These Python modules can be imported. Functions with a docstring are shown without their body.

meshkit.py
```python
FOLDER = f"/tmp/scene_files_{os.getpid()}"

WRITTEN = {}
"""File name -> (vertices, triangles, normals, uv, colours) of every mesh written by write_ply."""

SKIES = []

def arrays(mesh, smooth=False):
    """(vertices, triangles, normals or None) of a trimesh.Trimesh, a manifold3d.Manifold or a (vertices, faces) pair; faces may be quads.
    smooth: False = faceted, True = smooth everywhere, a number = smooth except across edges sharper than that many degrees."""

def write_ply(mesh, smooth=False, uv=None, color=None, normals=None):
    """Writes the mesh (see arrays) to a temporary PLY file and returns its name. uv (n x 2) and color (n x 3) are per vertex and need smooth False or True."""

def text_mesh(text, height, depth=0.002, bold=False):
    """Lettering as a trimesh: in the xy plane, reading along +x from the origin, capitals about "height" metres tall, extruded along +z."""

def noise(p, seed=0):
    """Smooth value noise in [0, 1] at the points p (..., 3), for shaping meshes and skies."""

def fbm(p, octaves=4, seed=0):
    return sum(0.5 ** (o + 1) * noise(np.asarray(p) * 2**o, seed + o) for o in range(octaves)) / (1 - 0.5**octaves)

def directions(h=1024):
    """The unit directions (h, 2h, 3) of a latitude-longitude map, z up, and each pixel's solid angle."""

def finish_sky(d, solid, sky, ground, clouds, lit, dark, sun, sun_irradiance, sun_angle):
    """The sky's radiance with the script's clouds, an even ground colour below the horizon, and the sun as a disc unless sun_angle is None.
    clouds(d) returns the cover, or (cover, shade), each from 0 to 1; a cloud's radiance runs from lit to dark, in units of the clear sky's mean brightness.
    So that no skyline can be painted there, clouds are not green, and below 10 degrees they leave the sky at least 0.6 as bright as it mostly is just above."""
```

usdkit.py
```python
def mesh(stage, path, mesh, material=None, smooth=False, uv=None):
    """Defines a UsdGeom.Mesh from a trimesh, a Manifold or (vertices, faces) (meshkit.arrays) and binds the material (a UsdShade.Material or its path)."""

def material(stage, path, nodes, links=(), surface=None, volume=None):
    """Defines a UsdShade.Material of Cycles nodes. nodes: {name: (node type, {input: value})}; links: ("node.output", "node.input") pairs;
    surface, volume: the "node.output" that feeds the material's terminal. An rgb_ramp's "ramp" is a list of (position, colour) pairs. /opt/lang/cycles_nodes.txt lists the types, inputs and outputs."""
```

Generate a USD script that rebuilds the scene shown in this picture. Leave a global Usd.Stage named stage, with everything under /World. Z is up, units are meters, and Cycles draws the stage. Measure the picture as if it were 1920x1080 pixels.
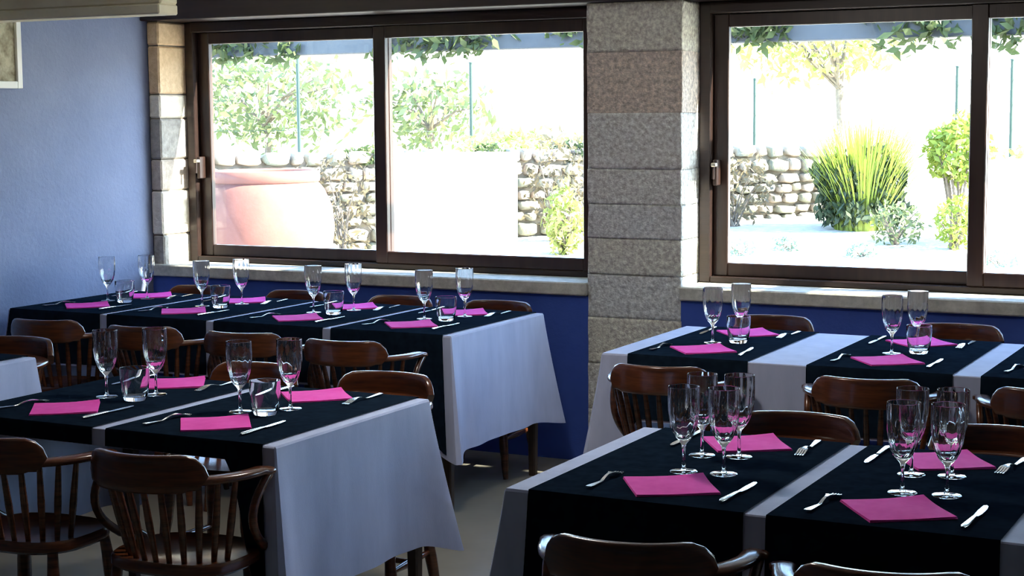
import math, random
import numpy as np, trimesh, usdkit, meshkit
from pxr import Usd, UsdGeom, UsdLux, UsdShade, Gf, Sdf, Vt

stage = Usd.Stage.CreateInMemory()
UsdGeom.SetStageUpAxis(stage, UsdGeom.Tokens.z)
UsdGeom.SetStageMetersPerUnit(stage, 1.0)
UsdGeom.Xform.Define(stage, '/World')
PI = math.pi

# ------------------------------------------------------------------ camera, sky, sun, exposure
CAM_AXES = [(0.88958078, 0.45671951, -0.00730189), (-0.04086817, 0.09550267, 0.99458988), (-0.45494596, 0.88446963, -0.10362263)]
EXPOSURE = 3.35
UNSEEN_LAMP = 7.5                                              # the off-frame ceiling lamp's radiance
SUN_STRENGTH = 1.3
SKY_STRENGTH = 0.12
cam = UsdGeom.Camera.Define(stage, '/World/camera')
r_, u_, f_ = (Gf.Vec3d(*a) for a in CAM_AXES)
cm = Gf.Matrix4d(1)
cm.SetRow3(0, r_); cm.SetRow3(1, u_); cm.SetRow3(2, -f_); cm.SetRow3(3, Gf.Vec3d(0, 0, 1.65))
cam.AddTransformOp().Set(cm)
cam.CreateHorizontalApertureAttr(36.0)
cam.CreateVerticalApertureAttr(20.25)
cam.CreateFocalLengthAttr(3096.4 / 1920 * 36.0)
cam.CreateClippingRangeAttr(Gf.Vec2f(0.05, 2000))
cam.CreateExposureAttr(EXPOSURE)
sky = UsdLux.DomeLight.Define(stage, '/World/sky')
sky.CreateIntensityAttr(1.0)
SUN_EL, SUN_AZ = math.radians(34), math.radians(12)      # comes from +x, just outside the window wall
sun_dir = np.array([math.cos(SUN_EL) * math.cos(SUN_AZ), math.cos(SUN_EL) * math.sin(SUN_AZ), math.sin(SUN_EL)])
sun = UsdLux.DistantLight.Define(stage, '/World/sun')
sun.CreateIntensityAttr(SUN_STRENGTH / 6.72e-5)          # irradiance over the solid angle of the sun's disc
sun.CreateAngleAttr(0.53)
sun.CreateColorAttr(Gf.Vec3f(1.0, 0.93, 0.82))
z_ = Gf.Vec3d(*sun_dir); x_ = Gf.Vec3d(0, 0, 1) ^ z_; x_.Normalize(); y_ = z_ ^ x_
sm = Gf.Matrix4d(1); sm.SetRow3(0, x_); sm.SetRow3(1, y_); sm.SetRow3(2, z_)
sun.AddTransformOp().Set(sm)

# ------------------------------------------------------------------ materials
M = {}
def mat(name, nodes, links=(), surface='p.BSDF'):
    M[name] = usdkit.material(stage, '/World/Looks/' + name, nodes, links, surface=surface)
    return M[name]
skym = usdkit.material(stage, '/World/Looks/sky_air', {
    't': ('texture_coordinate', {}),
    's': ('sky_texture', {'sky_type': 'multiple_scattering', 'sun_disc': False, 'sun_elevation': SUN_EL, 'sun_rotation': PI / 2 - SUN_AZ, 'altitude': 100.0, 'aerosol_density': 1.6}),
    'n': ('noise_texture', {'scale': 2.2, 'detail': 6.0, 'roughness': 0.55}),
    'r': ('rgb_ramp', {'ramp': [(0.42, (0, 0, 0)), (0.68, (1, 1, 1))]}),
    'm': ('mix_color', {'blend_type': 'mix', 'b': (7.0, 7.2, 7.6), 'use_clamp': False}),
    'k': ('math', {'math_type': 'multiply', 'value2': 0.15}),
    'b': ('background_shader', {'strength': SKY_STRENGTH})},
    [('t.generated', 'n.vector'), ('n.fac', 'r.fac'), ('r.color', 'k.value1'), ('k.value', 'm.fac'), ('s.color', 'm.a'), ('m.result', 'b.color')], surface='b.background')
UsdShade.MaterialBindingAPI.Apply(sky.GetPrim()).Bind(skym)

def noisy(name, c1, c2, scale=8.0, rough=0.7, bump=0.0, bscale=60.0, bdist=0.004, coord='obj', stretch=(1, 1, 1), ramp=(0.3, 0.7), extra=None, detail=5.0, vary=0.0):
    """A principled surface whose colour runs between c1 and c2 with noise; optional fine relief; vary = per-object change of tone."""
    nodes = {'t': ('texture_coordinate', {}), 'mp': ('mapping', {'scale': stretch}),
             'n': ('noise_texture', {'scale': scale, 'detail': detail, 'roughness': 0.6}),
             'r': ('rgb_ramp', {'ramp': [(ramp[0], c1), (ramp[1], c2)]}),
             'p': ('principled_bsdf', {'roughness': rough, **(extra or {})})}
    links = [('t.object' if coord == 'obj' else 't.generated', 'mp.vector'), ('mp.vector', 'n.vector'), ('n.fac', 'r.fac')]
    if vary:
        nodes['oi'] = ('object_info', {}); nodes['mr'] = ('map_range', {'to_min': 1 - vary, 'to_max': 1 + vary}); nodes['h'] = ('hsv', {})
        links += [('oi.random', 'mr.value'), ('mr.result', 'h.value'), ('r.color', 'h.color'), ('h.color', 'p.base_color')]
    else:
        links.append(('r.color', 'p.base_color'))
    if bump:
        nodes['bn'] = ('noise_texture', {'scale': bscale, 'detail': 4.0, 'roughness': 0.6})
        nodes['b'] = ('bump', {'strength': bump, 'distance': bdist})
        links += [('mp.vector', 'bn.vector'), ('bn.fac', 'b.height'), ('b.normal', 'p.normal')]
    return mat(name, nodes, links)

noisy('blue_stucco', (0.165, 0.20, 0.315), (0.21, 0.245, 0.37), 2.5, 0.8, 0.55, 45, 0.006)
noisy('shaded_blue_dado', (0.03, 0.075, 0.36), (0.045, 0.10, 0.44), 3, 0.7, 0.4, 45, 0.004)  # deeper than the side wall: shade on the room-facing side is in the colour
noisy('plaster_beige', (0.72, 0.63, 0.42), (0.82, 0.74, 0.53), 4, 0.8, 0.3, 50, 0.004)
noisy('unseen_wall_plaster', (0.13, 0.135, 0.16), (0.17, 0.175, 0.20), 3, 0.85, 0.2, 40, 0.004)  # walls out of view, dark so the cloth fronts get little bounce
noisy('unseen_ceiling_plaster', (0.70, 0.70, 0.68), (0.78, 0.78, 0.76), 3, 0.85, 0.2, 40, 0.004)  # ceiling out of view, pale so it bounces daylight onto the table tops
noisy('timber_dark', (0.018, 0.0085, 0.006), (0.034, 0.016, 0.011), 5, 0.42, 0.25, 40, 0.002, stretch=(0.4, 6, 6))
noisy('timber_sash', (0.024, 0.011, 0.008), (0.045, 0.022, 0.015), 6, 0.35, 0.2, 40, 0.002, stretch=(5, 5, 0.5))
noisy('pillar_stone', (0.42, 0.355, 0.29), (0.84, 0.74, 0.63), 48, 0.75, 1.0, 60, 0.012, ramp=(0.36, 0.66), detail=7)
noisy('sill_stone', (0.40, 0.385, 0.32), (0.68, 0.65, 0.56), 24, 0.6, 0.5, 60, 0.004, detail=7)
for i, (a, b) in enumerate([((0.66, 0.44, 0.24), (0.85, 0.62, 0.38)), ((0.72, 0.62, 0.48), (0.90, 0.82, 0.68)), ((0.30, 0.27, 0.23), (0.50, 0.46, 0.40)), ((0.45, 0.36, 0.28), (0.66, 0.56, 0.45))]):
    noisy('quoin_stone_%d' % i, a, b, 30, 0.8, 0.8, 60, 0.006, detail=6)
noisy('floor_cement', (0.24, 0.225, 0.18), (0.31, 0.29, 0.24), 2.2, 0.28, 0.12, 30, 0.002)
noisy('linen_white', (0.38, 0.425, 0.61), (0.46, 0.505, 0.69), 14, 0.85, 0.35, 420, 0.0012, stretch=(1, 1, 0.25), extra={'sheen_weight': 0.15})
noisy('linen_navy', (0.006, 0.0115, 0.021), (0.010, 0.019, 0.033), 30, 0.85, 0.3, 420, 0.001, extra={'specular_ior_level': 0.0})
noisy('napkin_magenta', (0.82, 0.065, 0.44), (0.88, 0.09, 0.50), 30, 0.85, 0.25, 300, 0.0006, vary=0.05, extra={'specular_ior_level': 0.12})
noisy('chair_wood', (0.045, 0.0135, 0.006), (0.13, 0.038, 0.013), 7, 0.22, 0.08, 60, 0.001, stretch=(1.2, 1.2, 9), extra={'coat_weight': 0.5, 'coat_roughness': 0.12}, vary=0.25)
noisy('table_wood', (0.03, 0.018, 0.012), (0.05, 0.03, 0.02), 6, 0.5, stretch=(1, 6, 6))
mat('steel', {'p': ('principled_bsdf', {'base_color': (0.72, 0.72, 0.70), 'metallic': 1.0, 'roughness': 0.18})})
mat('brass_pale', {'p': ('principled_bsdf', {'base_color': (0.70, 0.62, 0.50), 'metallic': 1.0, 'roughness': 0.3})})
mat('clear_glass', {'p': ('principled_bsdf', {'base_color': (1, 1, 1), 'roughness': 0.0, 'ior': 1.5, 'transmission_weight': 1.0})})
mat('window_glass', {'f': ('layer_weight', {'blend': 0.5}), 'p': ('math', {'math_type': 'power', 'value2': 5.0}), 'q': ('math', {'math_type': 'multiply_add', 'value2': 0.9, 'value3': 0.03}),
                     't': ('transparent_bsdf', {'color': (0.95, 0.97, 0.96)}), 'g': ('glossy_bsdf', {'color': (1, 1, 1), 'roughness': 0.0}), 'm': ('mix_closure', {})},
    [('f.facing', 'p.value1'), ('p.value', 'q.value1'), ('q.value', 'm.fac'), ('t.BSDF', 'm.closure1'), ('g.BSDF', 'm.closure2')], surface='m.closure')
mat('white_frame', {'p': ('principled_bsdf', {'base_color': (0.80, 0.80, 0.76), 'roughness': 0.5})})
noisy('print_paper', (0.16, 0.13, 0.07), (0.50, 0.46, 0.32), 16, 0.7, ramp=(0.35, 0.62))
# outdoors
noisy('terracotta', (0.15, 0.055, 0.038), (0.20, 0.078, 0.054), 4, 0.85, 0.3, 30, 0.004)
noisy('limewash', (0.78, 0.77, 0.74), (0.86, 0.85, 0.82), 5, 0.9, 0.2, 30, 0.003)
noisy('pale_gravel', (0.36, 0.34, 0.28), (0.58, 0.55, 0.47), 9, 0.95, 0.6, 30, 0.02, detail=8)
noisy('dry_grass', (0.34, 0.33, 0.14), (0.55, 0.50, 0.28), 1.5, 0.95, 0.6, 12, 0.03, detail=8)
noisy('wall_core', (0.16, 0.135, 0.10), (0.26, 0.22, 0.17), 12, 0.95)
for i, (a, b) in enumerate([((0.18, 0.15, 0.11), (0.30, 0.25, 0.19)), ((0.15, 0.14, 0.10), (0.25, 0.23, 0.17)), ((0.24, 0.19, 0.14), (0.36, 0.29, 0.22)), ((0.12, 0.12, 0.085), (0.20, 0.19, 0.13))]):
    noisy('field_stone_%d' % i, a, b, 14, 0.95, 0.7, 30, 0.01)
mat('fence_green', {'p': ('principled_bsdf', {'base_color': (0.008, 0.028, 0.02), 'roughness': 0.5})})
noisy('pergola_paint', (0.075, 0.08, 0.08), (0.10, 0.105, 0.105), 6, 0.6)
def leaf(name, c1, c2, trans=0.35):
    mat(name, {'g': ('geometry', {}), 'r': ('rgb_ramp', {'ramp': [(0.0, c1), (1.0, c2)]}), 'd': ('principled_bsdf', {'roughness': 0.55}), 't': ('translucent_bsdf', {}), 'm': ('mix_closure', {'fac': trans})},
        [('g.random_per_island', 'r.fac'), ('r.color', 'd.base_color'), ('r.color', 't.color'), ('d.BSDF', 'm.closure1'), ('t.BSDF', 'm.closure2')], surface='m.closure')
leaf('leaf_lime', (0.24, 0.30, 0.045), (0.48, 0.52, 0.10))
leaf('leaf_olive', (0.08, 0.11, 0.035), (0.20, 0.24, 0.09))
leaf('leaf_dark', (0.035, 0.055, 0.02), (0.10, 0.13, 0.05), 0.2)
leaf('leaf_pale', (0.14, 0.17, 0.07), (0.30, 0.33, 0.16))
leaf('leaf_dry', (0.14, 0.11, 0.06), (0.34, 0.29, 0.18))
leaf('leaf_teal', (0.24, 0.34, 0.26), (0.40, 0.50, 0.40))
leaf('leaf_yellow', (0.30, 0.34, 0.09), (0.46, 0.48, 0.20))
noisy('bark', (0.10, 0.075, 0.055), (0.20, 0.16, 0.12), 10, 0.95, 0.6, 30, 0.01)

# ------------------------------------------------------------------ helpers
taken = set()
def path_for(parent, name):
    base = (str(parent.GetPath()) if parent is not None else '/World') + '/'
    p, k = base + name, 0
    while p in taken:
        k += 1; p = '%s%s_%03d' % (base, name, k)
    taken.add(p)
    return p
def tag(o, label=None, cat=None, group=None, kind=None):
    o = o.GetPrim() if hasattr(o, 'GetPrim') else o
    for k, v in (('label', label), ('category', cat), ('group', group), ('kind', kind)):
        if v: o.SetCustomDataByKey(k, v)
    return o
def obj(name, mesh, m, parent=None, smooth=30):
    return usdkit.mesh(stage, path_for(parent, name), mesh, M[m], smooth=smooth).GetPrim()
def xf(name, loc=(0, 0, 0), rz=0.0, label=None, cat=None, group=None, kind=None, tilt=None):
    x = UsdGeom.Xform.Define(stage, path_for(None, name))
    x.AddTranslateOp().Set(Gf.Vec3d(*map(float, loc)))
    x.AddRotateZOp().Set(float(rz))
    return tag(x.GetPrim(), label, cat, group, kind)
def dup(src, loc, rz, label, group=None):
    was = src.GetCustomData()
    base = src.GetName().rstrip('0123456789').rstrip('_')
    r = xf(base, loc, rz, label, was['category'], group or was.get('group'))
    r.GetReferences().AddInternalReference(src.GetPath())
    r.SetInstanceable(True)
    return r
def struct(name, mesh, m, label, cat=None, parent=None, smooth=30):
    o = obj(name, mesh, m, parent, smooth)
    return tag(o, label, cat or name.split('_')[0], kind='structure') if parent is None else o
def cat_(*ms): return trimesh.util.concatenate([m for m in ms])
def box(x0, x1, y0, y1, z0, z1, ch=0.0):
    if ch <= 0:
        m = trimesh.creation.box((x1 - x0, y1 - y0, z1 - z0))
    else:
        hx, hy, hz = (x1 - x0) / 2, (y1 - y0) / 2, (z1 - z0) / 2
        ch = min(ch, 0.45 * min(2 * hx, 2 * hy, 2 * hz))
        pts = [(sx * (hx - (a != 0) * ch), sy * (hy - (a != 1) * ch), sz * (hz - (a != 2) * ch)) for sx in (-1, 1) for sy in (-1, 1) for sz in (-1, 1) for a in range(3)]
        m = trimesh.convex.convex_hull(np.array(pts))
    m.apply_translation(((x0 + x1) / 2, (y0 + y1) / 2, (z0 + z1) / 2))
    return m
def sweep(path, widths, thick, n=10, up=(0, 0, 1), power=2.6, closed_ends=True):
    """A rounded-rectangle (superellipse) section swept along a path. widths across, thick along up; each a number or a list."""
    p = np.asarray(path, float); k = len(p)
    w = np.broadcast_to(np.asarray(widths, float), (k,)); h = np.broadcast_to(np.asarray(thick, float), (k,))
    t = np.gradient(p, axis=0); t /= np.linalg.norm(t, axis=1, keepdims=True)
    upv = np.asarray(up, float); upv = np.broadcast_to(upv, (k, 3))
    s = np.cross(t, upv); s /= np.linalg.norm(s, axis=1, keepdims=True) + 1e-9
    b = np.cross(s, t)
    a = np.arange(n) * 2 * PI / n + PI / n
    ca, sa = np.cos(a), np.sin(a)
    ex = np.sign(ca) * np.abs(ca) ** (2 / power); ey = np.sign(sa) * np.abs(sa) ** (2 / power)
    v = p[:, None] + ex[None, :, None] * s[:, None] * w[:, None, None] / 2 + ey[None, :, None] * b[:, None] * h[:, None, None] / 2
    v = v.reshape(-1, 3); f = []
    for i in range(k - 1):
        for j in range(n):
            j2 = (j + 1) % n
            f += [(i * n + j, i * n + j2, (i + 1) * n + j2), (i * n + j, (i + 1) * n + j2, (i + 1) * n + j)]
    v = np.vstack([v, p[0], p[-1]]); c0, c1 = len(v) - 2, len(v) - 1
    for j in range(n):
        f += [(c0, (j + 1) % n, j), (c1, (k - 1) * n + j, (k - 1) * n + (j + 1) % n)]
    m = trimesh.Trimesh(v, f, process=False)
    if m.volume < 0: m.invert()
    return m
def tube(path, r, n=8): return sweep(path, 2 * np.asarray(r), 2 * np.asarray(r), n, up=_perp(path), power=2.0)
def _perp(path):
    d = np.asarray(path[-1], float) - np.asarray(path[0], float)
    ax = np.argmin(np.abs(d)); u = np.zeros(3); u[ax] = 1
    return u
def lathe(profile, n=24):
    m = trimesh.creation.revolve(np.asarray(profile, float), sections=n)
    return m
def arc(c, r, a0, a1, n, z=0.0): return [(c[0] + r * math.cos(a), c[1] + r * math.sin(a), z) for a in np.linspace(a0, a1, n)]
def move(m, d): m = m.copy(); m.apply_translation(d); return m

# ------------------------------------------------------------------ the room shell (u along the window wall, v towards it)
UL, UR, VB, W, F = -5.85, 3.30, -1.60, 7.09, 7.31
ZC = 2.40
T = 0.30
struct('floor', box(UL, UR, VB, W, -0.08, 0), 'floor_cement', 'pale grey beige cement floor of the dining room')
struct('ceiling', box(UL - T, UR + T, VB - T, W + 0.42, ZC, ZC + 0.2), 'unseen_ceiling_plaster', 'unseen ceiling above the dining room, pale to bounce light onto the tables')
struct('wall_left', box(UL - T, UL, VB - T, W + T, -0.1, ZC), 'blue_stucco', 'periwinkle blue stucco side wall behind the tables')
struct('wall_rear', box(UL, UR, VB - T, VB, -0.1, ZC), 'unseen_wall_plaster', 'unseen plain wall behind the camera, kept dark to bounce little light', 'wall')
SILL = 0.80
struct('wall_window', box(UL, UR + T, W, W + T, -0.1, SILL - 0.005), 'shaded_blue_dado', 'low blue wall under the window sills, deepened by painted-in shade', 'wall')
struct('wall_right', box(UR, UR + T, VB - T, W, -0.1, ZC), 'unseen_wall_plaster', 'unseen dark side wall opposite the blue wall, closing off side light', 'wall')

WIN = [(-5.77, -3.24), (-2.77, -0.165), (1.45, 2.90)]  # third opening is out of view, its width chosen for the side light
piers = [(-3.24, -2.77), (-0.165, 1.45), (2.90, UR + T)]
rng = np.random.RandomState(4)
def rough_block(x0, x1, y0, y1, z0, z1, amp, step, seed):
    m = box(x0, x1, y0, y1, z0, z1)
    m = m.subdivide_to_size(step)
    v = m.vertices.copy()
    d = np.stack([meshkit.fbm(v * 9 + 7, 4, seed + k) - 0.5 for k in range(3)], 1)
    d[:, 2] *= 0.2
    m.vertices = v + d * amp
    return m
pw_ = xf('pillar_window', (0, 0, 0), 0, 'rough grey brown stone pillar between the two windows', 'pillar', kind='structure')
TONES = [(0.74, 0.65, 0.54), (0.66, 0.55, 0.45), (0.76, 0.70, 0.62), (0.73, 0.68, 0.61), (0.69, 0.67, 0.63), (0.73, 0.66, 0.56)]
for i, c in enumerate(TONES):
    noisy('course_stone_%d' % i, tuple(q * .62 for q in c), tuple(min(.9, q * 1.35) for q in c), 48, 0.75, 1.0, 60, 0.012, ramp=(0.36, 0.66), detail=7)
obj('pillar_core', box(piers[0][0] + .02, piers[0][1] - .02, W + .02, W + T - .01, 0, 2.168), 'wall_core', pw_)
zs = [0.0, 0.26, 0.48, 0.70, 0.905, 1.075, 1.235, 1.40, 1.66, 1.94, 2.168]
for i in range(len(zs) - 1):
    m = rough_block(piers[0][0] + rng.uniform(0, .002), piers[0][1] - rng.uniform(0, .002), W - 0.005 - rng.uniform(0, .003), W + T, zs[i] + .0005, zs[i + 1] - .0005, 0.010, 0.035, 30 + i)
    obj('stone_block', m, 'course_stone_%d' % (4, 3, 0, 4, 5, 4, 3, 2, 1, 0)[i], pw_, True)
struct('pillar_side', rough_block(piers[1][0], piers[1][1], W - 0.005, W + T, 0, 2.17, 0.014, 0.08, 5), 'pillar_stone', 'rough stone pillar beyond the second window', 'pillar', smooth=True)
struct('pillar_end', rough_block(piers[2][0], piers[2][1] - 0.3, W - 0.005, W + T, 0, 2.17, 0.014, 0.08, 6), 'pillar_stone', 'rough stone pillar at the end of the window wall', 'pillar', smooth=True)
# stone corner pier, block by block
pier = xf('pillar_corner', (0, 0, 0), 0, 'narrow corner pier of stacked pale stone blocks beside the blue wall', 'pillar', kind='structure')
struct('pier_core', box(UL, WIN[0][0] - 0.012, W + 0.012, W + T, SILL, 2.17), 'wall_core', '', parent=pier)
z = SILL + 0.02
for i, h in enumerate((0.20, 0.24, 0.17, 0.22, 0.13, 0.26, 0.14)):
    z1 = min(z + h, 2.168)
    obj('stone_block', box(UL + 0.003, WIN[0][0] + rng.uniform(-.004, .004), W + rng.uniform(-.004, .004), W + T - .01, z + .004, z1 - .004, 0.008), 'quoin_stone_%d' % (2, 1, 3, 2, 1, 0, 0)[i], pier)
    z = z1
struct('trim_1', box(UL, UR, W - 0.05, W + T, 2.17, ZC, 0.004), 'timber_dark', 'dark timber lintel running along the top of the window wall', 'lintel')
for i, (a, b) in enumerate(WIN):
    lab = ('speckled grey stone sill under the window with the jar', 'speckled grey stone sill under the window past the pillar', 'stone sill of the unseen third window')[i]
    struct('trim_%d' % (i + 2), cat_(box(a - (0.075 if i == 0 else 0), b, W - 0.03, F + 0.10, SILL, 0.862, 0.006)), 'sill_stone', lab, 'sill')
# beige dropped beam with a lighter batten at its foot
beam = xf('beam', (0, 0, 0), 0, 'beige plaster ceiling beam meeting the blue side wall', 'beam', kind='structure')
struct('beam_body', box(UL + .002, -4.70, 5.80, 5.92, 2.150, ZC, 0.008), 'plaster_beige', '', parent=beam)
struct('beam_batten', box(UL + .002, -4.70, 5.785, 5.92, 2.105, 2.150, 0.006), 'plaster_beige', '', parent=beam)

# ------------------------------------------------------------------ windows: frame > sashes > panes
def window(n, a, b, label):
    w = xf('window_%d' % n, (0, 0, 0), 0, label, 'window', kind='structure')
    zb, zt = 0.862, 2.17
    st = 0.072
    jam = 0.055
    obj('window_frame', cat_(box(a, a + jam, F, F + 0.10, zb, zt, .004), box(b - jam, b, F, F + 0.10, zb, zt, .004),
                             box(a + jam, b - jam, F, F + 0.10, zb, zb + 0.03, .004), box(a + jam, b - jam, F - 0.02, F + 0.10, 2.115, zt, .004)), 'timber_dark', w)
    mid = (a + b) / 2 - 0.02
    for k, (x0, x1, y) in enumerate(((a + jam, mid + st / 2, F + 0.045), (mid - st / 2, b - jam, F + 0.005))):
        z0, z1 = zb + 0.03, 2.115
        s0, s1, rb, rt = (st, st, 0.062, 0.062)
        sash = obj('sash', cat_(box(x0, x0 + s0, y, y + 0.036, z0, z1, .004), box(x1 - s1, x1, y, y + 0.036, z0, z1, .004),
                                box(x0 + s0, x1 - s1, y, y + 0.036, z0, z0 + rb, .004), box(x0 + s0, x1 - s1, y, y + 0.036, z1 - rt, z1, .004)), 'timber_sash', w)
        obj('pane', box(x0 + s0 - .008, x1 - s1 + .008, y + 0.016, y + 0.020, z0 + rb - .008, z1 - rt + .008), 'window_glass', sash)
    hz = 1.42
    h = obj('handle', cat_(box(a + 0.072, a + 0.092, F - 0.012, F + 0.046, hz - .10, hz + .02, .003), tube([(a + .082, F - .012, hz), (a + .082, F - .03, hz + .004), (a + .082, F - .034, hz - .07)], .006)), 'timber_sash', w)
    obj('latch', box(a + 0.074, a + 0.096, F - 0.045, F - 0.012, hz - .012, hz + .006, .003), 'brass_pale', w)
    return w
window(1, WIN[0][0] + .002, WIN[0][1] - .002, 'dark timber sliding window looking out on the terracotta jar')
window(2, WIN[1][0] + .002, WIN[1][1] - .002, 'dark timber sliding window past the pillar looking out on garden shrubs')
window(3, WIN[2][0] + .002, WIN[2][1] - .002, 'unseen third dark timber window, placed and sized to light the tables')
# opal ceiling lamp above the aisle (out of view, placed to light the table tops, the beam and the pillar)
mat('opal_glow', {'e': ('emission', {'color': (1.0, 0.93, 0.84), 'strength': UNSEEN_LAMP})}, surface='e.emission')
lamp = xf('ceiling_lamp', (-2.55, 4.55, ZC), 0, 'unseen round opal ceiling lamp above the aisle, lighting the tables, beam and pillar', 'lamp')
obj('lamp_base', lathe([(0, 0), (.19, 0), (.19, -.025), (.17, -.035), (0, -.035)][::-1], 32), 'white_frame', lamp)
obj('lamp_shade', lathe([(0, -.115), (.06, -.11), (.11, -.092), (.145, -.062), (.155, -.036), (0, -.036)], 32), 'opal_glow', lamp, 50)

# picture on the blue wall
pic = xf('wall_picture', (UL, 5.45, 1.80), 0, 'white framed beige and green print hanging on the blue wall', 'picture')
pw, ph, fw = 0.68, 0.50, 0.035
obj('picture_frame', cat_(box(0, .025, 0, fw, 0, ph, .003), box(0, .025, pw - fw, pw, 0, ph, .003), box(0, .025, fw, pw - fw, 0, fw, .003), box(0, .025, fw, pw - fw, ph - fw, ph, .003)), 'white_frame', pic)
obj('print', box(0.001, .012, fw - .005, pw - fw + .005, fw - .005, ph - fw + .005), 'print_paper', pic)

# ------------------------------------------------------------------ tables with cloths
class Cloth:
    """The hang of a cloth over a rectangular top; runners follow the same surface a few millimetres further out."""
    def __init__(s, u0, u1, v0, v1, z, drop, seed):
        s.u0, s.u1, s.v0, s.v1, s.z, s.drop, s.seed = u0, u1, v0, v1, z, drop, seed
        s.mid_front, s.mid_rear = .25, .06
        r = np.random.RandomState(seed)
        s.ph = r.uniform(0, 2 * PI, 6); s.flare = r.uniform(0.065, 0.10, 4); s.dip = r.uniform(0.02, 0.05, 4)
    def at(s, x, y, nx, ny, d, off, scaled=True):
        """Point d metres down the hang from edge point (x, y) with outward normal (nx, ny)."""
        if abs(ny) > abs(nx):                           # pushed up between the corners, where the chairs tuck in
            e = min(abs(x - s.u0), abs(x - s.u1)); b = min(1, max(0, (e - .05) / .11)); b = b * b * (3 - 2 * b)
            d *= 1 - b * (1 - min(1, (s.mid_front if ny < 0 else s.mid_rear) / s.drop)) if scaled else 1
        t = d / s.drop
        q = x if abs(ny) > abs(nx) else y
        rip = 0.5 * math.sin(q * 17 + s.ph[0]) + 0.35 * math.sin(q * 29 + s.ph[1]) + 0.3 * math.sin(q * 7 + s.ph[2])
        o = 0.004 + t * 0.014 + 0.009 * t * rip + off
        px, py, dz = x + nx * o, y + ny * o, 0.0
        for k, (cx, cy) in enumerate(((s.u0, s.v0), (s.u1, s.v0), (s.u1, s.v1), (s.u0, s.v1))):
            dist = math.hypot(x - cx, y - cy)
            c = math.exp(-(dist / 0.055) ** 2)
            sx, sy = (1 if cx == s.u1 else -1) * .7071, (1 if cy == s.v1 else -1) * .7071
            fl = s.flare[k] * (t ** 1.15)
            px += sx * c * fl; py += sy * c * fl
            dz += s.dip[k] * c * t
        return (px, py, s.z - d - dz + (off if d == 0 else 0))
def densify(a, b, L, fine=0.012, coarse=0.03, edge=0.2):
    out, x = [], 0.0
    while x < L - 1e-6:
        out.append(x); x += fine if (x < edge or x > L - edge) else coarse
    out.append(L)
    return [a + (b - a) * (q / L) for q in out]
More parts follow.
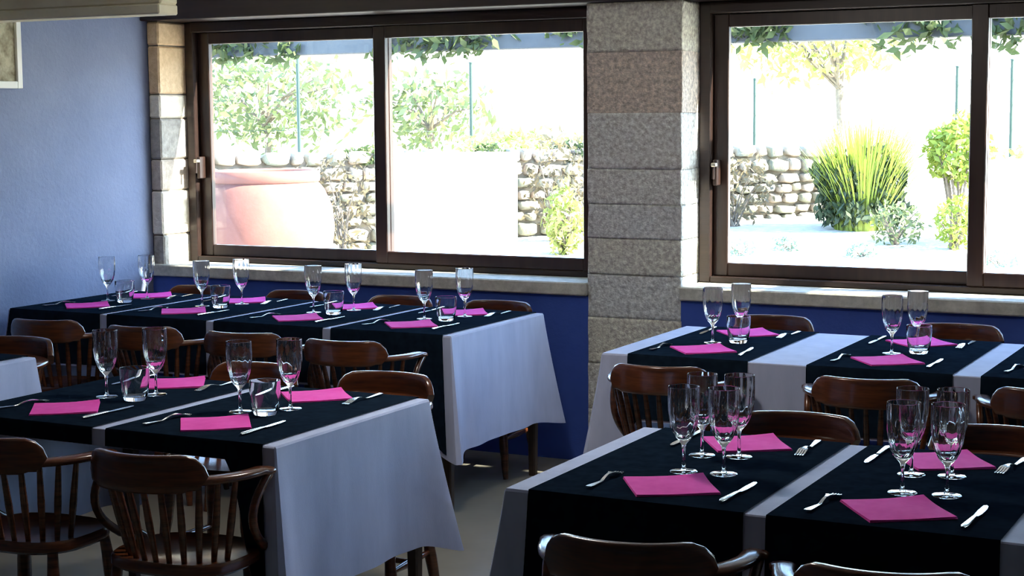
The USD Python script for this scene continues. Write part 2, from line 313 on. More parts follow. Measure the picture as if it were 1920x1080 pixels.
def cloth_mesh(c):
    ring, nor = [], []
    R = 0.012
    for (ax, ay), (bx, by), n in (((c.u0, c.v0), (c.u1, c.v0), (0, -1)), ((c.u1, c.v0), (c.u1, c.v1), (1, 0)), ((c.u1, c.v1), (c.u0, c.v1), (0, 1)), ((c.u0, c.v1), (c.u0, c.v0), (-1, 0))):
        L = math.hypot(bx - ax, by - ay)
        for q in densify(0, 1, L):
            ring.append((ax + (bx - ax) * q, ay + (by - ay) * q)); nor.append(n)
    k = len(ring); ds = [0, 0.006, 0.03] + list(np.linspace(0.06, c.drop, 14))
    v = [(x, y, c.z) for (x, y) in ring]
    for d in ds[1:]:
        v += [c.at(x, y, n[0], n[1], d, 0) for (x, y), n in zip(ring, nor)]
    f = []
    for i in range(len(ds) - 1):
        for j in range(k):
            j2 = (j + 1) % k
            f += [(i * k + j, (i + 1) * k + j, (i + 1) * k + j2), (i * k + j, (i + 1) * k + j2, i * k + j2)]
    v.append(((c.u0 + c.u1) / 2, (c.v0 + c.v1) / 2, c.z)); m = len(v) - 1
    f += [(m, j, (j + 1) % k) for j in range(k)]
    return trimesh.Trimesh(np.array(v), np.array(f), process=False)
def runner_mesh(c, a, b, df, dr, off=0.004):
    us = densify(a, b, b - a, 0.02, 0.03, 0.1); rows = []
    for d in np.linspace(c.drop * .96, 0.012, 10): rows.append([c.at(x, c.v0, 0, -1, d, off) for x in us])
    for y in np.linspace(c.v0 - off, c.v1 + off, 6): rows.append([(x, y, c.z + off) for x in us])
    for d in np.linspace(0.012, c.drop * .96, 10): rows.append([c.at(x, c.v1, 0, 1, d, off) for x in us])
    v = np.array(rows).reshape(-1, 3); n = len(us); f = []
    for i in range(len(rows) - 1):
        for j in range(n - 1):
            f += [(i * n + j, i * n + j + 1, (i + 1) * n + j + 1), (i * n + j, (i + 1) * n + j + 1, (i + 1) * n + j)]
    return trimesh.Trimesh(v, np.array(f), process=False)

TZ = 0.75
def dining_table(u0, u1, v0, v1, label):
    t = xf('dining_table', ((u0 + u1) / 2, (v0 + v1) / 2, 0), 0, label, 'table')
    hx, hy = (u1 - u0) / 2 - .006, (v1 - v0) / 2 - .006
    obj('tabletop', box(-hx, hx, -hy, hy, 0.722, TZ - .003, .004), 'table_wood', t)
    obj('apron', cat_(box(-hx + .06, hx - .06, -.14, -.12, .66, .722), box(-hx + .06, hx - .06, .12, .14, .66, .722), box(-hx + .04, -hx + .06, -hy + .05, hy - .05, .66, .722), box(hx - .06, hx - .04, -hy + .05, hy - .05, .66, .722)), 'table_wood', t)
    for sx in (-1, 1):
        for sy in (-1, 1):
            x, y = sx * (hx - .03), sy * (hy - .03)
            p = [(x, y, 0), (x, y, .35), (x, y, .722)]
            obj('leg', sweep(p, [.034, .044, .052], [.034, .044, .052], 8, up=(1, 0, 0), power=5), 'table_wood', t)
    return t
def run(u0, u1, v0, v1, tables, cols, drop, phrase, short, seed, df=.24, dr=.2):
    for i, (a, b) in enumerate(tables):
        dining_table(a, b, v0, v1, 'dark wooden table legs under the %s' % phrase if len(tables) == 1 else 'dark wooden table, %s half of the %s' % (('blue wall', 'aisle')[i] if short.startswith('jar') else ('aisle', 'outer')[i], phrase))
    c = Cloth(u0, u1, v0, v1, TZ, drop, seed)
    if short == 'near jar': c.mid_front = .05
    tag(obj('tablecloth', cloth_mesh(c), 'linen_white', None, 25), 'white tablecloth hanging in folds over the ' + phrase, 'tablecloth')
    for k, (a, b) in enumerate(cols):
        tag(obj('table_runner', runner_mesh(c, a, b, df, dr), 'linen_navy', None, 25), 'navy overcloth, %s %s' % (place_word(k, len(cols), short), phrase), 'overcloth', 'navy overcloths')
    return c
ORD = ('first', 'second', 'third', 'fourth')
def place_word(k, n, short):
    """k counts along u; the phrase counts from a landmark."""
    if short in ('near jar', 'jar window', 'corner'): return ORD[n - 1 - k] + ' from the aisle,'
    return ORD[k] + ' from the aisle,'
NJ, NS, JW, SW, CO = 'near table before the jar window', 'near table before the shrub window', 'long table along the jar window', 'long table along the shrub window', 'table by the blue wall'
run(-3.86, -2.63, 3.68, 4.52, [(-3.86, -2.63)], [(-3.85, -3.275), (-3.225, -2.668)], .455, NJ, 'near jar', 11)
run(-1.82, 0.02, 3.50, 4.37, [(-1.82, -.60), (-.595, .02)], [(-1.757, -1.213), (-1.160, -.645), (-.592, .02)], .46, NS, 'near shrub', 12)
run(-5.73, -3.31, 5.88, 6.74, [(-5.73, -4.54), (-4.53, -3.31)], [(-5.72, -5.165), (-5.125, -4.555), (-4.515, -3.935), (-3.895, -3.345)], .49, JW, 'jar window', 13)
run(-2.545, -0.35, 5.70, 6.58, [(-2.545, -1.24), (-1.23, -.35)], [(-2.44, -1.965), (-1.745, -1.225), (-1.13, -.62)], .44, SW, 'shrub window', 14)
run(-5.68, -4.46, 3.82, 4.70, [(-5.68, -4.46)], [(-5.66, -5.10), (-5.06, -4.50)], .45, CO, 'corner', 15)

# ------------------------------------------------------------------ armchairs (front towards +y)
def armchair(loc, rz, label, group):
    c = xf('armchair', loc, rz, label, 'chair', group)
    # seat: saddle-shaped rounded slab
    n = 28; pts = []
    a = np.linspace(0, 2 * PI, n, endpoint=False)
    ex = np.sign(np.cos(a)) * np.abs(np.cos(a)) ** .7 * .200; ey = np.sign(np.sin(a)) * np.abs(np.sin(a)) ** .7 * .168 - .025
    rows = []
    for s, z in ((.93, .425), (1, .435), (1, .455), (.96, .463), (.7, .456), (.35, .450)): rows += [(x * s, y * s, z) for x, y in zip(ex, ey)]
    v = rows + [(0, 0, .449), (0, 0, .425)]
    f = []
    for i in range(5):
        for j in range(n):
            j2 = (j + 1) % n; f += [(i * n + j, i * n + j2, (i + 1) * n + j2), (i * n + j, (i + 1) * n + j2, (i + 1) * n + j)]
    for j in range(n): f += [(5 * n + j, 5 * n + (j + 1) % n, 6 * n), ((j + 1) % n, j, 6 * n + 1)]
    obj('seat', trimesh.Trimesh(np.array(v), np.array(f), process=False), 'chair_wood', c, 40)
    # horseshoe arm rail
    R, ca = .226, .0
    path = [(-.236, .042, .690), (-.234, .028, .692), (-.230, .012, .693)] + [(x, y * 1.0 - .0, .695) for x, y, _ in arc((0, ca), R, PI, 2 * PI, 23)] + [(.230, .012, .693), (.234, .028, .692), (.236, .042, .690)]
    wd = [.030, .058, .060] + [.050] * 23 + [.060, .058, .030]
    obj('arm_rail', sweep(path, wd, [.018, .022, .023] + [.024] * 23 + [.023, .022, .018], 10), 'chair_wood', c, 50)
    # crest: tall curved panel on the back of the rail, rounded at its ends
    th = np.linspace(PI * 1.5 - .80, PI * 1.5 + .80, 25)
    zt = [.775 - .052 * max(0, (abs(q - PI * 1.5) - .56) / .24) ** 2.2 for q in th]
    rr = R + .012
    cp = [(rr * math.cos(q), rr * math.sin(q) - .030, (.672 + t) / 2) for q, t in zip(th, zt)]
    obj('crest', sweep(cp, [.026] * 25, [t - .672 for t in zt], 12, power=4.5), 'chair_wood', c, 40)
    # spindles between seat and rail
    for q in np.linspace(PI * 1.5 - 1.15, PI * 1.5 + 1.15, 11):
        x0, y0, x1, y1 = .172 * math.cos(q), .17 * math.sin(q), (R) * math.cos(q), R * math.sin(q)
        p = [(x0 + (x1 - x0) * s, y0 + (y1 - y0) * s, .45 + .24 * s) for s in (0, .25, .5, .75, 1)]
        obj('spindle', tube(p, [.0075, .0095, .011, .0095, .0075], 8), 'chair_wood', c, 50)
    # bentwood arm supports, legs, stretchers
    for sx in (-1, 1):
        p = [(sx * (.237 - .03 * s), .028 - .10 * math.sin(PI * min(1, s * 1.02)) ** .8 + .07 * s, .682 - .245 * s) for s in np.linspace(0, 1, 13)]
        obj('arm_support', tube(p, .0125, 8), 'chair_wood', c, 60)
    foot = {}
    for sx in (-1, 1):
        for sy in (-1, 1):
            t0, t1 = np.array((sx * .150, sy * .115 - .025, .428)), np.array((sx * .195, sy * .165 - .03, 0.0))
            s = np.linspace(0, 1, 9)
            p = [t0 + (t1 - t0) * q for q in s]; foot[sx, sy] = (t0, t1)
            obj('leg', tube(p, [.015, .017, .021, .022, .018, .021, .019, .016, .012], 10), 'chair_wood', c, 50)
    mids = []
    for sx in (-1, 1):
        a0, b0 = (foot[sx, sy][0] + (foot[sx, sy][1] - foot[sx, sy][0]) * .58 for sy in (-1, 1))
        mids.append((a0 + b0) / 2)
        obj('stretcher', tube([a0 + (b0 - a0) * s for s in np.linspace(0, 1, 7)], [.008, .010, .013, .014, .013, .010, .008], 8), 'chair_wood', c, 50)
    obj('stretcher', tube([mids[0] + (mids[1] - mids[0]) * s for s in np.linspace(0, 1, 7)], [.008, .010, .013, .014, .013, .010, .008], 8), 'chair_wood', c, 50)
    return c
chair0 = None
def chair(x, y, rz, label, group):
    global chair0
    if chair0 is None: chair0 = armchair((x, y, 0), rz, label, group)
    else: dup(chair0, (x, y, 0), rz, label, group)
rc = random.Random(5)
GROUP_CH = 'brown wooden armchairs around the tables'
def chairs(spots, side, phrase, n_from, turn):
    for i, (u, v) in enumerate(spots):
        chair(u, v, (0 if side == 'room' else 180) + turn + rc.uniform(-2.5, 2.5), 'brown wooden armchair, %s side, %s from the aisle, %s' % (side, ORD[n_from(i)], phrase), GROUP_CH)
chairs([(-1.37, 3.325), (-.83, 3.335)], 'room', NS, lambda i: i, 9)
chairs([(-1.42, 4.41), (-.85, 4.44)], 'window', NS, lambda i: i, 4)
chairs([(-3.41, 3.60), (-2.86, 3.60)], 'room', NJ, lambda i: 1 - i, 2)
chairs([(-3.48, 4.56), (-2.93, 4.57)], 'window', NJ, lambda i: 1 - i, 4)
chairs([(-5.19, 5.71), (-4.63, 5.70), (-4.12, 5.71), (-3.59, 5.68)], 'room', JW, lambda i: 3 - i, 8)
chairs([(-5.40, 6.70), (-4.78, 6.70), (-4.16, 6.70), (-3.62, 6.70)], 'window', JW, lambda i: 3 - i, 2)
chairs([(-2.20, 5.58), (-1.47, 5.61), (-.88, 5.63)], 'room', SW, lambda i: i, 8)
chairs([(-2.24, 6.66), (-1.45, 6.69)], 'window', SW, lambda i: i, 3)
chairs([(-5.35, 4.75), (-4.78, 4.75)], 'window', CO, lambda i: 1 - i, 0)

# ------------------------------------------------------------------ place settings
ZT = TZ + .0045
def napkin(loc, rz, label):
    o = xf('napkin', loc, rz, label, 'napkin', 'magenta napkins')
    n, s, ms = 9, .203, []
    for k, (zz, sh) in enumerate(((0.0, 1.0), (.0016, .992), (.0032, .985))):
        g = np.linspace(-s / 2, s / 2, n) * sh
        X, Y = np.meshgrid(g, g)
        Z = zz + .0009 * np.sin(X * 31 + k) * np.cos(Y * 27) * (k > 0) + .0045 * np.clip((X + Y - .11) / .09, 0, 1) ** 2 * (k == 2)
        top = np.stack([X, Y, Z + .0016], -1).reshape(-1, 3); bot = np.stack([X, Y, Z + .0003 * (k > 0)], -1).reshape(-1, 3)
        v = np.vstack([top, bot]); f = []; N = n * n
        for i in range(n - 1):
            for j in range(n - 1):
                a, b, c, d = i * n + j, i * n + j + 1, (i + 1) * n + j + 1, (i + 1) * n + j
                f += [(a, b, c), (a, c, d), (N + a, N + c, N + b), (N + a, N + d, N + c)]
        e = [(i, 0) for i in range(n)] + [(n - 1, j) for j in range(1, n)] + [(i, n - 1) for i in range(n - 2, -1, -1)] + [(0, j) for j in range(n - 2, 0, -1)]
        e = [i * n + j for i, j in e]
        for q in range(len(e)):
            a, b = e[q], e[(q + 1) % len(e)]; f += [(a, b, N + b), (a, N + b, N + a)]
        ms.append(trimesh.Trimesh(v, f, process=False))
    obj('fold', cat_(ms[0], ms[1]), 'napkin_magenta', o, 40); obj('top_fold', ms[2], 'napkin_magenta', o, 40)
    return o
def outline_solid(outline, z_of, th):
    from shapely.geometry import Polygon
    m = trimesh.creation.extrude_polygon(Polygon(outline), th, engine='earcut')
    m = m.subdivide_to_size(.02); v = m.vertices.copy(); v[:, 2] += np.array([z_of(y) for y in v[:, 1]]); m.vertices = v
    return m
def fork(loc, rz, label):
    o = xf('fork', loc, rz, label, 'fork', 'steel forks')
    half = [(.0075, -.10), (.0085, -.085), (.0045, -.03), (.0035, .025), (.006, .04), (.0115, .052), (.0125, .06)]
    pts = [(x, y) for x, y in half]
    for k in range(4):                                   # tines, from +x to -x
        x = .0125 - k * .00667
        pts += [(x, .098), (x - .0022, .103), (x - .0044, .098)]
        if k < 3: pts += [(x - .0046, .062), (x - .0064, .062)]
    pts += [(-x, y) for x, y in reversed(half)]
    zf = lambda y: .001 + .010 * max(0, 1 - ((y - .035) / .05) ** 2) if y > -.02 else .001 + .004 * max(0, (-.02 - y) / .08)
    obj('fork_body', outline_solid(pts, zf, .0022), 'steel', o, 40)
    return o
def knife(loc, rz, label):
    o = xf('knife', loc, rz, label, 'knife', 'steel table knives')
    p = [(0, -.115, .005), (0, -.10, .0052), (0, -.06, .005), (0, -.015, .0045), (0, .0, .0042)]
    obj('knife_handle', sweep(p, [.008, .017, .014, .011, .009], [.005, .0085, .008, .007, .0055], 10), 'steel', o, 50)
    obj('blade', outline_solid([(-.004, -.002), (.007, .004), (.0105, .03), (.0105, .08), (.007, .108), (.001, .118), (-.005, .112), (-.0065, .06), (-.005, .01)], lambda y: .0032, .0016), 'steel', o, 30)
    return o
def goblet(loc, rz, label):
    o = xf('wine_goblet', loc, rz, label, 'glass', 'stemmed glass goblets')
    outer = [(.006, .070), (.011, .077), (.021, .089), (.0295, .106), (.0355, .128), (.0390, .155), (.0402, .185), (.0395, .217)]
    inner = [(.0378, .217), (.0385, .185), (.0373, .155), (.0337, .128), (.0275, .108), (.018, .0955), (.008, .0885), (0, .0875)]
    b = lathe([(0, .0695)] + outer + [(.0387, .2184)] + inner, 72)
    v = b.vertices.copy(); a = np.arctan2(v[:, 1], v[:, 0]); w = np.clip((v[:, 2] - .074) / .02, 0, 1) * np.clip((.195 - v[:, 2]) / .03, 0, 1)
    v[:, :2] *= (1 + .020 * np.cos(12 * a) * w)[:, None]; b.vertices = v                     # fluted sides
    obj('bowl', b, 'clear_glass', o, 45)
    obj('stem', lathe([(0, .0045), (.0085, .0048), (.0052, .012), (.0040, .03), (.0040, .052), (.0052, .064), (.0062, .0694), (0, .0694)], 16), 'clear_glass', o, 60)
    obj('foot', lathe([(0, 0), (.0335, 0), (.0345, .0012), (.0335, .0022), (.02, .0034), (.009, .0045), (0, .0045)], 28), 'clear_glass', o, 45)
    return o
def tumbler(loc, rz, label):
    o = xf('tumbler', loc, rz, label, 'glass', 'squat glass tumblers')
    obj('wall_glass', lathe([(0, 0), (.033, 0), (.036, .004), (.043, .035), (.047, .07), (.0475, .104), (.0463, .1055), (.0450, .104), (.0444, .07), (.0403, .036), (.034, .015), (.024, .012), (0, .012)], 28), 'clear_glass', o, 45)
    return o
first = {}
def place(kind, maker, loc, rz, label):
    if kind not in first: first[kind] = maker(loc, rz, label)
    else: dup(first[kind], loc, rz, label)
rs = random.Random(8)
def setting(u, v, side, which, phrase, gob, rot):
    """One place: napkin set cornerwise, fork and knife at its sides; the diner sits towards -v for the room side."""
    sgn = 1 if side == 'room' else -1
    tail = '%s side, %s from the aisle, %s' % (side, ORD[which], phrase)
    place('n', napkin, (u, v, ZT), rot + rs.uniform(-5, 5), 'magenta napkin, ' + tail)
    place('f', fork, (u - sgn * .172, v - sgn * .01, ZT), (0 if sgn > 0 else 180) + rs.uniform(-9, 2), 'steel fork, ' + tail)
    place('k', knife, (u + sgn * .172, v - sgn * .0, ZT), (0 if sgn > 0 else 180) + rs.uniform(-3, 8), 'steel knife, ' + tail)
    for (gu, gv, nm) in gob:
        place('g', goblet, (gu, gv, ZT), rs.uniform(0, 360), '%sstemmed goblet, %s' % (nm, tail))
# near table before the shrub window: two goblets at each place
for k, (u, v) in enumerate([(-1.458, 3.668), (-.905, 3.662)]):
    setting(u, v, 'room', k, NS, [(u - .033, 3.838, 'inner '), (u + .068, 3.853, 'outer ')], 35)
    setting(u - .005 - .02 * (k == 1), 4.235, 'window', k, NS, [(u - .062, 4.045, 'inner '), (u + .033, 4.067, 'outer ')], 35)
def column(u, vf, vr, k, phrase, gf, gr, tb, rot=40):
    setting(u, vf, 'room', k, phrase, [(gf[0], gf[1], '')], rot)
    setting(u, vr, 'window', k, phrase, [(gr[0], gr[1], '')], rot)
    place('t', tumbler, (tb[0], tb[1], ZT), 0, 'squat glass tumbler, %s from the aisle, %s' % (ORD[k], phrase))
column(-3.555, 3.87, 4.40, 1, NJ, (-3.588, 4.10), (-3.468, 4.20), (-3.462, 4.09))
column(-2.97, 3.86, 4.39, 0, NJ, (-3.028, 4.06), (-2.915, 4.165), (-2.930, 4.055))
for k, u in enumerate([-5.44, -4.86, -4.22, -3.63]):
    column(u, 6.10, 6.575, 3 - k, JW, (u - .055, 6.31), (u + .068, 6.46), (u + .062, 6.30))
for k, u in enumerate([-2.215, -1.505]):
    column(u, 5.90, 6.42, k, SW, (u - .035, 6.10), (u + .012, 6.30), (u + .055, 6.15))
setting(-.885, 5.90, 'room', 2, SW, [], 40)

# ------------------------------------------------------------------ outdoors
def grid_ground(x0, x1, y0, y1, nx, ny, fz):
    X, Y = np.meshgrid(np.linspace(x0, x1, nx), np.linspace(y0, y1, ny))
    v = np.stack([X, Y, fz(X, Y)], -1).reshape(-1, 3); f = []
    for i in range(ny - 1):
        for j in range(nx - 1):
            a = i * nx + j; f += [(a, a + 1, a + nx + 1), (a, a + nx + 1, a + nx)]
    return trimesh.Trimesh(v, np.array(f), process=False)
def wall_v(u): return 14.0 + (u + 9.2) * (4.0 / 3.6)          # the dry-stone wall runs obliquely: v for a given u
def ground_z(X, Y):
    z = np.clip((Y - 8) * .05, 0, .6) + .24 * np.clip((Y - 19.5) / 2.6, 0, 1)
    return z + .03 * (meshkit.fbm(np.stack([X * .8, Y * .8, 0 * X], -1), 3, 2) - .5)
struct('ground', grid_ground(-60, 45, W + T, 22.6, 90, 34, ground_z), 'pale_gravel', 'pale gravel garden ground outside the windows', smooth=True)
struct('ground_yard', grid_ground(UR + T, 45, -20, W + T, 20, 20, lambda X, Y: 0 * X - .02), 'pale_gravel', 'pale gravel yard beside the building', 'ground', smooth=True)
struct('terrace', grid_ground(-260, 160, 22.4, 420, 80, 80, lambda X, Y: .78 + .012 * np.clip(Y - 24, 0, 30) + .25 * (meshkit.fbm(np.stack([X * .05, Y * .05, 0 * X], -1), 3, 4) - .5)), 'dry_grass', 'pale dry grass field stretching away beyond the garden', 'field', smooth=True)

# dry-stone wall, stone by stone
dw = xf('stone_wall', (0, 0, 0), 0, 'low dry-stone garden wall of rough pale stones outside', 'wall')
ua, ub = -10.3, -5.3
pa, pb = np.array([ua, wall_v(ua)]), np.array([ub, wall_v(ub)])
L = np.linalg.norm(pb - pa); e = (pb - pa) / L; nrm = np.array([e[1], -e[0]])    # nrm faces the building
def wall_pt(s, d, z): q = pa + e * s + nrm * d; return (q[0], q[1], z)
core = box(0, L, -.36, -.06, 0, 1.18)
core.vertices = np.array([wall_pt(x, y, z + .05) for x, y, z in core.vertices])
obj('wall_core', core, 'wall_core', dw)
rw = np.random.RandomState(21)
zc, stones = .02, 0
course = 0
while zc < 1.24:
    h = rw.uniform(.105, .165); s = -rw.uniform(0, .15)
    while s < L:
        w_ = rw.uniform(.14, .30)
        if zc + h > .04 + 0.05 * 0:
            m = trimesh.creation.icosphere(1, 1.0)
            v = m.vertices; v = np.sign(v) * np.abs(v) ** .55
            v = v / np.abs(v).max(0)
            v = v * np.array([w_ / 2 - .008, .10 + rw.uniform(0, .03), h / 2 - .006]) * (1 + rw.uniform(-.22, .12, (len(v), 1)))
            v = v + np.array([s + w_ / 2, -.06 + rw.uniform(-.02, .02), zc + h / 2 + rw.uniform(-.012, .012)])
            m = trimesh.Trimesh(np.array([wall_pt(*q) for q in v]), m.faces, process=False)
            obj('stone', m, 'field_stone_%d' % rw.randint(4), dw, 60); stones += 1
        s += w_
    zc += h; course += 1

# terracotta jar
jar = xf('terracotta_jar', (-7.545, 10.5, float(ground_z(np.array(-7.545), np.array(10.5))) - .01), 0, 'large terracotta storage jar with a thick rim outside the window', 'jar')
jz = 1.12
prof = [(0, 0), (.30, 0), (.33, .03), (.43, .25), (.51, .50), (.535, .68), (.52, .84), (.46, .98), (.405, 1.045)]
obj('jar_body', lathe(prof + [(.375, 1.045), (.43, .97), (.49, .84), (.505, .68), (.48, .5), (.40, .25), (.30, .06), (0, .05)], 48), 'terracotta', jar, 50)
obj('jar_rim', lathe([(.375, 1.03), (.405, 1.03), (.425, 1.045), (.430, 1.08), (.418, 1.12), (.39, 1.13), (.365, 1.115), (.36, 1.06), (.375, 1.03)], 48), 'terracotta', jar, 60)

# white blocks
def block(loc, size, label):
    b = xf('white_planter', loc, 0, label, 'planter')
    x, y, z_ = size
    obj('planter_body', box(-x / 2, x / 2, -y / 2, y / 2, 0, z_ - .05, .012), 'limewash', b)
    obj('planter_coping', cat_(box(-x / 2 - .015, x / 2 + .015, -y / 2 - .015, -y / 2 + .09, z_ - .05, z_, .008), box(-x / 2 - .015, x / 2 + .015, y / 2 - .09, y / 2 + .015, z_ - .05, z_, .008), box(-x / 2 - .015, -x / 2 + .09, -y / 2 + .09, y / 2 - .09, z_ - .05, z_), box(x / 2 - .09, x / 2 + .015, -y / 2 + .09, y / 2 - .09, z_ - .05, z_)), 'limewash', b)
    obj('soil', box(-x / 2 + .09, x / 2 - .09, -y / 2 + .09, y / 2 - .09, z_ - .06, z_ - .03), 'bark', b)
    return b
block((-7.42, 13.3, .2), (.98, .62, 1.12), 'tall white rendered planter block behind the jar window')
block((-2.62, 16.3, .36), (1.05, .6, .84), 'white rendered planter block seen past the shrubs')

# plants
def leaf_cloud(n, centre, radii, size, seed, fill=.55, squash=.6, up=.3):
    r = np.random.RandomState(seed)
    d = r.normal(size=(n, 3)); d /= np.linalg.norm(d, axis=1, keepdims=True)
    rad = r.uniform(fill, 1, n) ** .8
    lump = .72 + .56 * meshkit.noise(d * 2.2 + 5, seed)
    c = d * (rad * lump)[:, None] * np.array(radii) + np.array(centre)
    a = r.normal(size=(n, 3)); a[:, 2] = np.abs(a[:, 2]) * squash + up; a /= np.linalg.norm(a, axis=1, keepdims=True)
    b = np.cross(a, r.normal(size=(n, 3))); b /= np.linalg.norm(b, axis=1, keepdims=True)
    s = size * r.uniform(.6, 1.3, n)[:, None]
    v = np.stack([c - a * s, c + b * s * .42, c + a * s, c - b * s * .42], 1).reshape(-1, 3)
    i = np.arange(n)[:, None] * 4
    f = np.vstack([i + [0, 1, 2], i + [0, 2, 3]])
    return trimesh.Trimesh(v, f, process=False)
def stems(base, centre, radii, n, r0, seed):
    r = np.random.RandomState(seed); ms = []
    for k in range(n):
        d = r.normal(size=3); d[2] = abs(d[2]) * .6; d /= np.linalg.norm(d)
        tip = np.array(centre) + d * np.array(radii) * .75; b = np.array(base) + np.array([r.uniform(-.05, .05), r.uniform(-.05, .05), 0])
        mid = (b + tip) / 2 + np.array([0, 0, .12 * np.linalg.norm(tip - b)])
        ms.append(tube([b, (b + mid) / 2 * 1.0, mid, tip], [r0, r0 * .8, r0 * .55, r0 * .2], 6))
    return cat_(*ms)
def shrub(name, loc, centre, radii, n, size, lf, label, cat, seed, nst=7, r0=.02, group=None, fill=.5, **kw):
    o = xf(name, loc, 0, label, cat, group)
    obj('foliage', leaf_cloud(n, centre, radii, size, seed, fill, **kw), lf, o, False)
    obj('stem', stems((0, 0, 0), centre, radii, nst, r0, seed), 'bark', o, 50)
    return o
gz = lambda x, y: float(ground_z(np.array(float(x)), np.array(float(y))))
def blades(n, h, spread, base, width, seed, lean=1.0):
    r = np.random.RandomState(seed); V, Fc = [], []
    for k in range(n):
        a = r.uniform(0, 2 * PI); b0 = base * math.sqrt(r.uniform()); s = spread * r.uniform(.25, 1) ; hh = h * r.uniform(.55, 1)
        d = np.array([math.cos(a), math.sin(a), 0]); side = np.array([-math.sin(a), math.cos(a), 0]); i0 = len(V)
        for j, t in enumerate((0, .35, .7, 1)):
            p = d * (b0 + s * t ** 1.7 * lean) + np.array([0, 0, hh * t * (1 - .18 * t * s / max(spread, .01))])
            wv = width * (1 - .9 * t) * .5 + .001
            V += [p - side * wv, p + side * wv]
        for j in range(3): Fc += [(i0 + 2 * j, i0 + 2 * j + 1, i0 + 2 * j + 3), (i0 + 2 * j, i0 + 2 * j + 3, i0 + 2 * j + 2)]
    return trimesh.Trimesh(np.array(V), np.array(Fc), process=False)
# fountain shrub on a dark base
fs = xf('fountain_shrub', (-4.62, 17.0, gz(-4.62, 17.0) - .02), 0, 'tall fountain-shaped green shrub with a dark woody base in the gravel', 'shrub')
obj('blade', blades(1000, 1.27, .50, .30, .026, 31), 'leaf_lime', fs, False)
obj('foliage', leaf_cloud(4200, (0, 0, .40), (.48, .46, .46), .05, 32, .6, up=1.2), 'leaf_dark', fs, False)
obj('stem', stems((0, 0, 0), (0, 0, .48), (.38, .36, .38), 40, .02, 33), 'bark', fs, 50)
shrub('round_shrub', (-3.70, 17.3, gz(-3.7, 17.2)), (0, 0, .80), (.37, .36, .36), 1500, .05, 'leaf_lime', 'round yellow green shrub on a short stem beside the fountain shrub', 'shrub', 41, 9, .02)
shrub('low_shrub', (-3.95, 15.8, gz(-3.95, 15.8)), (0, 0, .2), (.30, .28, .22), 350, .035, 'leaf_pale', 'low pale scrubby plant in gravel in front of the round shrub', 'shrub', 42)
shrub('low_shrub', (-3.35, 15.6, gz(-3.35, 15.6)), (0, 0, .25), (.22, .22, .26), 420, .04, 'leaf_lime', 'low green plant below the round shrub, beside the window stile', 'shrub', 43)
shrub('low_shrub', (-5.72, 15.2, gz(-5.72, 15.2)), (0, 0, .45), (.14, .14, .16), 300, .035, 'leaf_yellow', 'small yellow green plant at the dry-stone wall foot past the pillar', 'shrub', 44)
for k, (x, y, w_) in enumerate([(-5.62, 15.0, .16), (-5.20, 14.8, .20), (-4.85, 15.2, .14), (-4.05, 14.9, .16), (-2.75, 14.6, .22)]):
    shrub('santolina_clump', (x, y, gz(x, y)), (0, 0, .05), (w_, w_, .10), 260, .028, 'leaf_teal', '%s silvery teal ground cover clump on the gravel counting from the pillar' % ('first', 'second', 'third', 'fourth', 'fifth')[k], 'ground cover', 50 + k, 5, .006, 'silvery teal clumps')
# planting on and before the dry-stone wall
for k, (x, y, z_, rr, lf, nm) in enumerate([(-9.05, 14.3, 1.2, .20, 'leaf_olive', 'olive tuft on the dry-stone wall behind the jar'), (-8.15, 15.3, 1.22, .22, 'leaf_olive', 'olive tuft on the dry-stone wall beside the white block'), (-7.5, 16.0, 1.22, .26, 'leaf_dark', 'dark tuft on the dry-stone wall near the pillar'), (-6.45, 17.3, 1.22, .16, 'leaf_dark', 'dark tuft on the dry-stone wall just past the pillar')]):
    shrub('wall_tuft', (x, y, z_), (0, 0, .05), (rr, rr * .7, .10), 320, .035, lf, nm, 'tuft', 60 + k, 5, .006)
shrub('wall_creeper', (-6.82, 14.4, gz(-6.8, 14.4)), (0, 0, .30), (.20, .2, .36), 600, .045, 'leaf_yellow', 'yellow green bush at the edge of the jar window by the pillar', 'shrub', 66)
shrub('wall_creeper', (-8.05, 14.75, gz(-8, 14.7)), (0, 0, .42), (.42, .16, .60), 420, .042, 'leaf_dry', 'dry brown scrambling bush on the dry-stone wall beside the white block', 'shrub', 67, 12, .012)
shrub('wall_creeper', (-7.35, 15.3, gz(-7.35, 15.3)), (0, 0, .55), (.40, .16, .55), 420, .042, 'leaf_dry', 'dry brown scrambling bush on the dry-stone wall close to the pillar', 'shrub', 68, 12, .012)
shrub('wall_creeper', (-8.95, 13.75, gz(-8.95, 13.75)), (0, 0, .50), (.40, .16, .60), 420, .042, 'leaf_dry', 'dry brown scrambling bush on the dry-stone wall right behind the jar', 'shrub', 69, 12, .012)
shrub('wall_creeper', (-6.0, 16.9, gz(-6, 16.9)), (0, 0, .40), (.50, .16, .40), 420, .042, 'leaf_dry', 'dry brown scrambling bush on the dry-stone wall near the fountain shrub', 'shrub', 70, 12, .012)
for k, (x, y) in enumerate([(-9.7, 19), (-8.8, 20), (-2.9, 21)]):
    shrub('hedge_bush', (x, y, .66), (0, 0, .5), (.95, .5, .36), 900, .06, 'leaf_yellow', ('clipped yellow green hedge bush behind the white planter block', 'clipped yellow green hedge bush beside the mesh fence post', 'clipped yellow green hedge bush behind the smaller white block')[k], 'hedge', 70 + k)
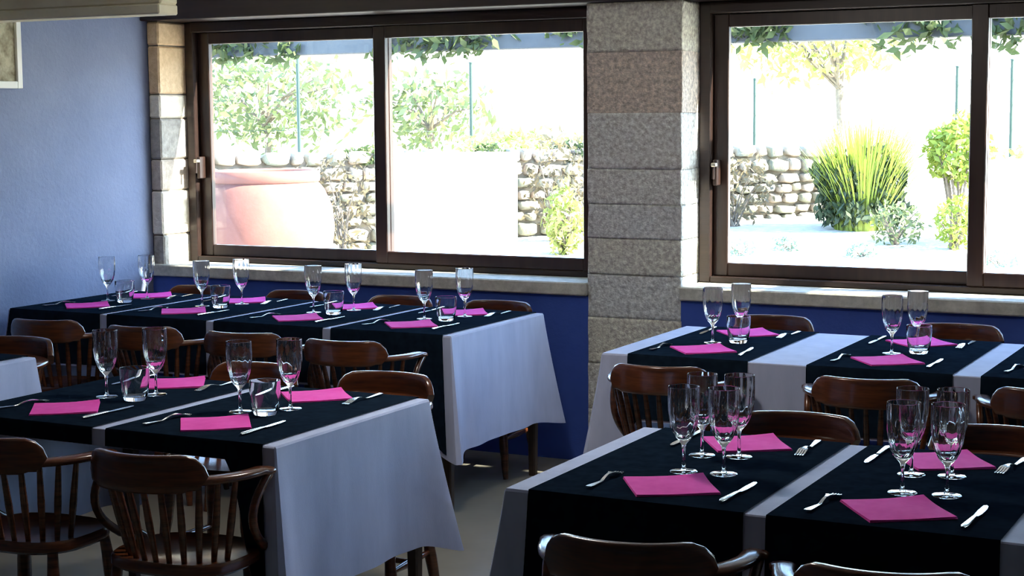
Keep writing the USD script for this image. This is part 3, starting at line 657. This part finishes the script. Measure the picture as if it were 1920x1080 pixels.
def tree(name, loc, h, centre, radii, n, size, lf, label, seed, fill=.35):
    o = xf(name, loc, 0, label, 'tree')
    obj('trunk', cat_(tube([(0, 0, 0), (.03, 0, h * .35), (-.02, .02, h * .7), (0, 0, h)], [.085, .07, .06, .05], 9), stems((0, 0, h * .75), centre, radii, 9, .035, seed)), 'bark', o, 50)
    obj('crown', leaf_cloud(n, centre, radii, size, seed, fill), lf, o, False)
    return o
tree('garden_tree', (-6.88, 24, .75), 1.7, (-.35, 0, 2.15), (1.5, 1.3, .85), 1500, .09, 'leaf_yellow', 'thin yellow green tree with a slim trunk beyond the shrubs', 81)
tree('pale_tree', (-18.6, 26, .75), 1.0, (0, 0, 1.25), (2.0, 1.6, 1.05), 1500, .11, 'leaf_pale', 'pale bushy tree beyond the fence behind the jar', 82)
tree('pale_tree', (-15.3, 26.5, .75), .9, (0, 0, 1.0), (1.3, 1.2, .85), 700, .11, 'leaf_pale', 'pale sparse tree beyond the first fence post', 83)

# green mesh fence
fe = xf('mesh_fence', (0, 0, 0), 0, 'green wire fence with slim steel posts across the field', 'fence')
posts = [(-18.5, 20.0, .74, 2.7), (-15.12, 22.0, .74, 2.70), (-13.62, 25.0, .74, 2.54), (-11.9, 27.5, .74, 2.42), (-10.25, 30.0, .74, 2.29), (-6.48, 30.0, .74, 2.45), (-5.53, 30.0, .74, 2.55), (-2.5, 30, .74, 2.5)]
for (x, y, z0, z1) in posts: obj('post', cat_(tube([(x, y, z0), (x, y, (z0 + z1) / 2), (x, y, z1)], .028, 8), tube([(x, y, z1), (x, y, z1 + .03)], .034, 8)), 'fence_green', fe, 50)
for t in (.12, .36, .60, .84): obj('wire', cat_(*[tube([(a[0], a[1], a[2] + (a[3] - a[2]) * t), (b[0], b[1], b[2] + (b[3] - b[2]) * t)], .004, 4) for a, b in zip(posts, posts[1:])]), 'fence_green', fe, False)

# pergola along the house with vine hanging off it
pg = xf('pergola', (0, 0, 0), 0, 'slate painted pergola beam hung with vine leaves outside the windows', 'pergola')
PV = 9.5
obj('beam', box(-9.6, 3.4, PV, PV + .09, 2.075, 2.25, .006), 'pergola_paint', pg)
for x in (-9.5, -4.02, 0.3): obj('post', box(x, x + .1, PV, PV + .09, 0, 2.075, .006), 'pergola_paint', pg)
for x in np.arange(-9.3, 3.4, 1.3): obj('rafter', box(x, x + .06, W + T, PV + .25, 2.25, 2.37, .005), 'pergola_paint', pg)
rv = np.random.RandomState(91); ms = []
for x in list(rv.uniform(-7.4, -6.6, 12)) + list(rv.uniform(-5.8, -4.9, 16)) + list(rv.uniform(-4.5, -4.2, 4)) + list(rv.uniform(-3.6, -3.0, 12)) + list(rv.uniform(-2.7, -1.0, 24)) + list(rv.uniform(-1, 3, 12)):
    ms.append(leaf_cloud(26, (x, PV - .02, 2.13 + rv.uniform(-.07, .10)), (.16, .10, .10), .045, rv.randint(9999), .2))
tag(obj('vine_leaves', cat_(*ms), 'leaf_olive', pg, False), kind='stuff')
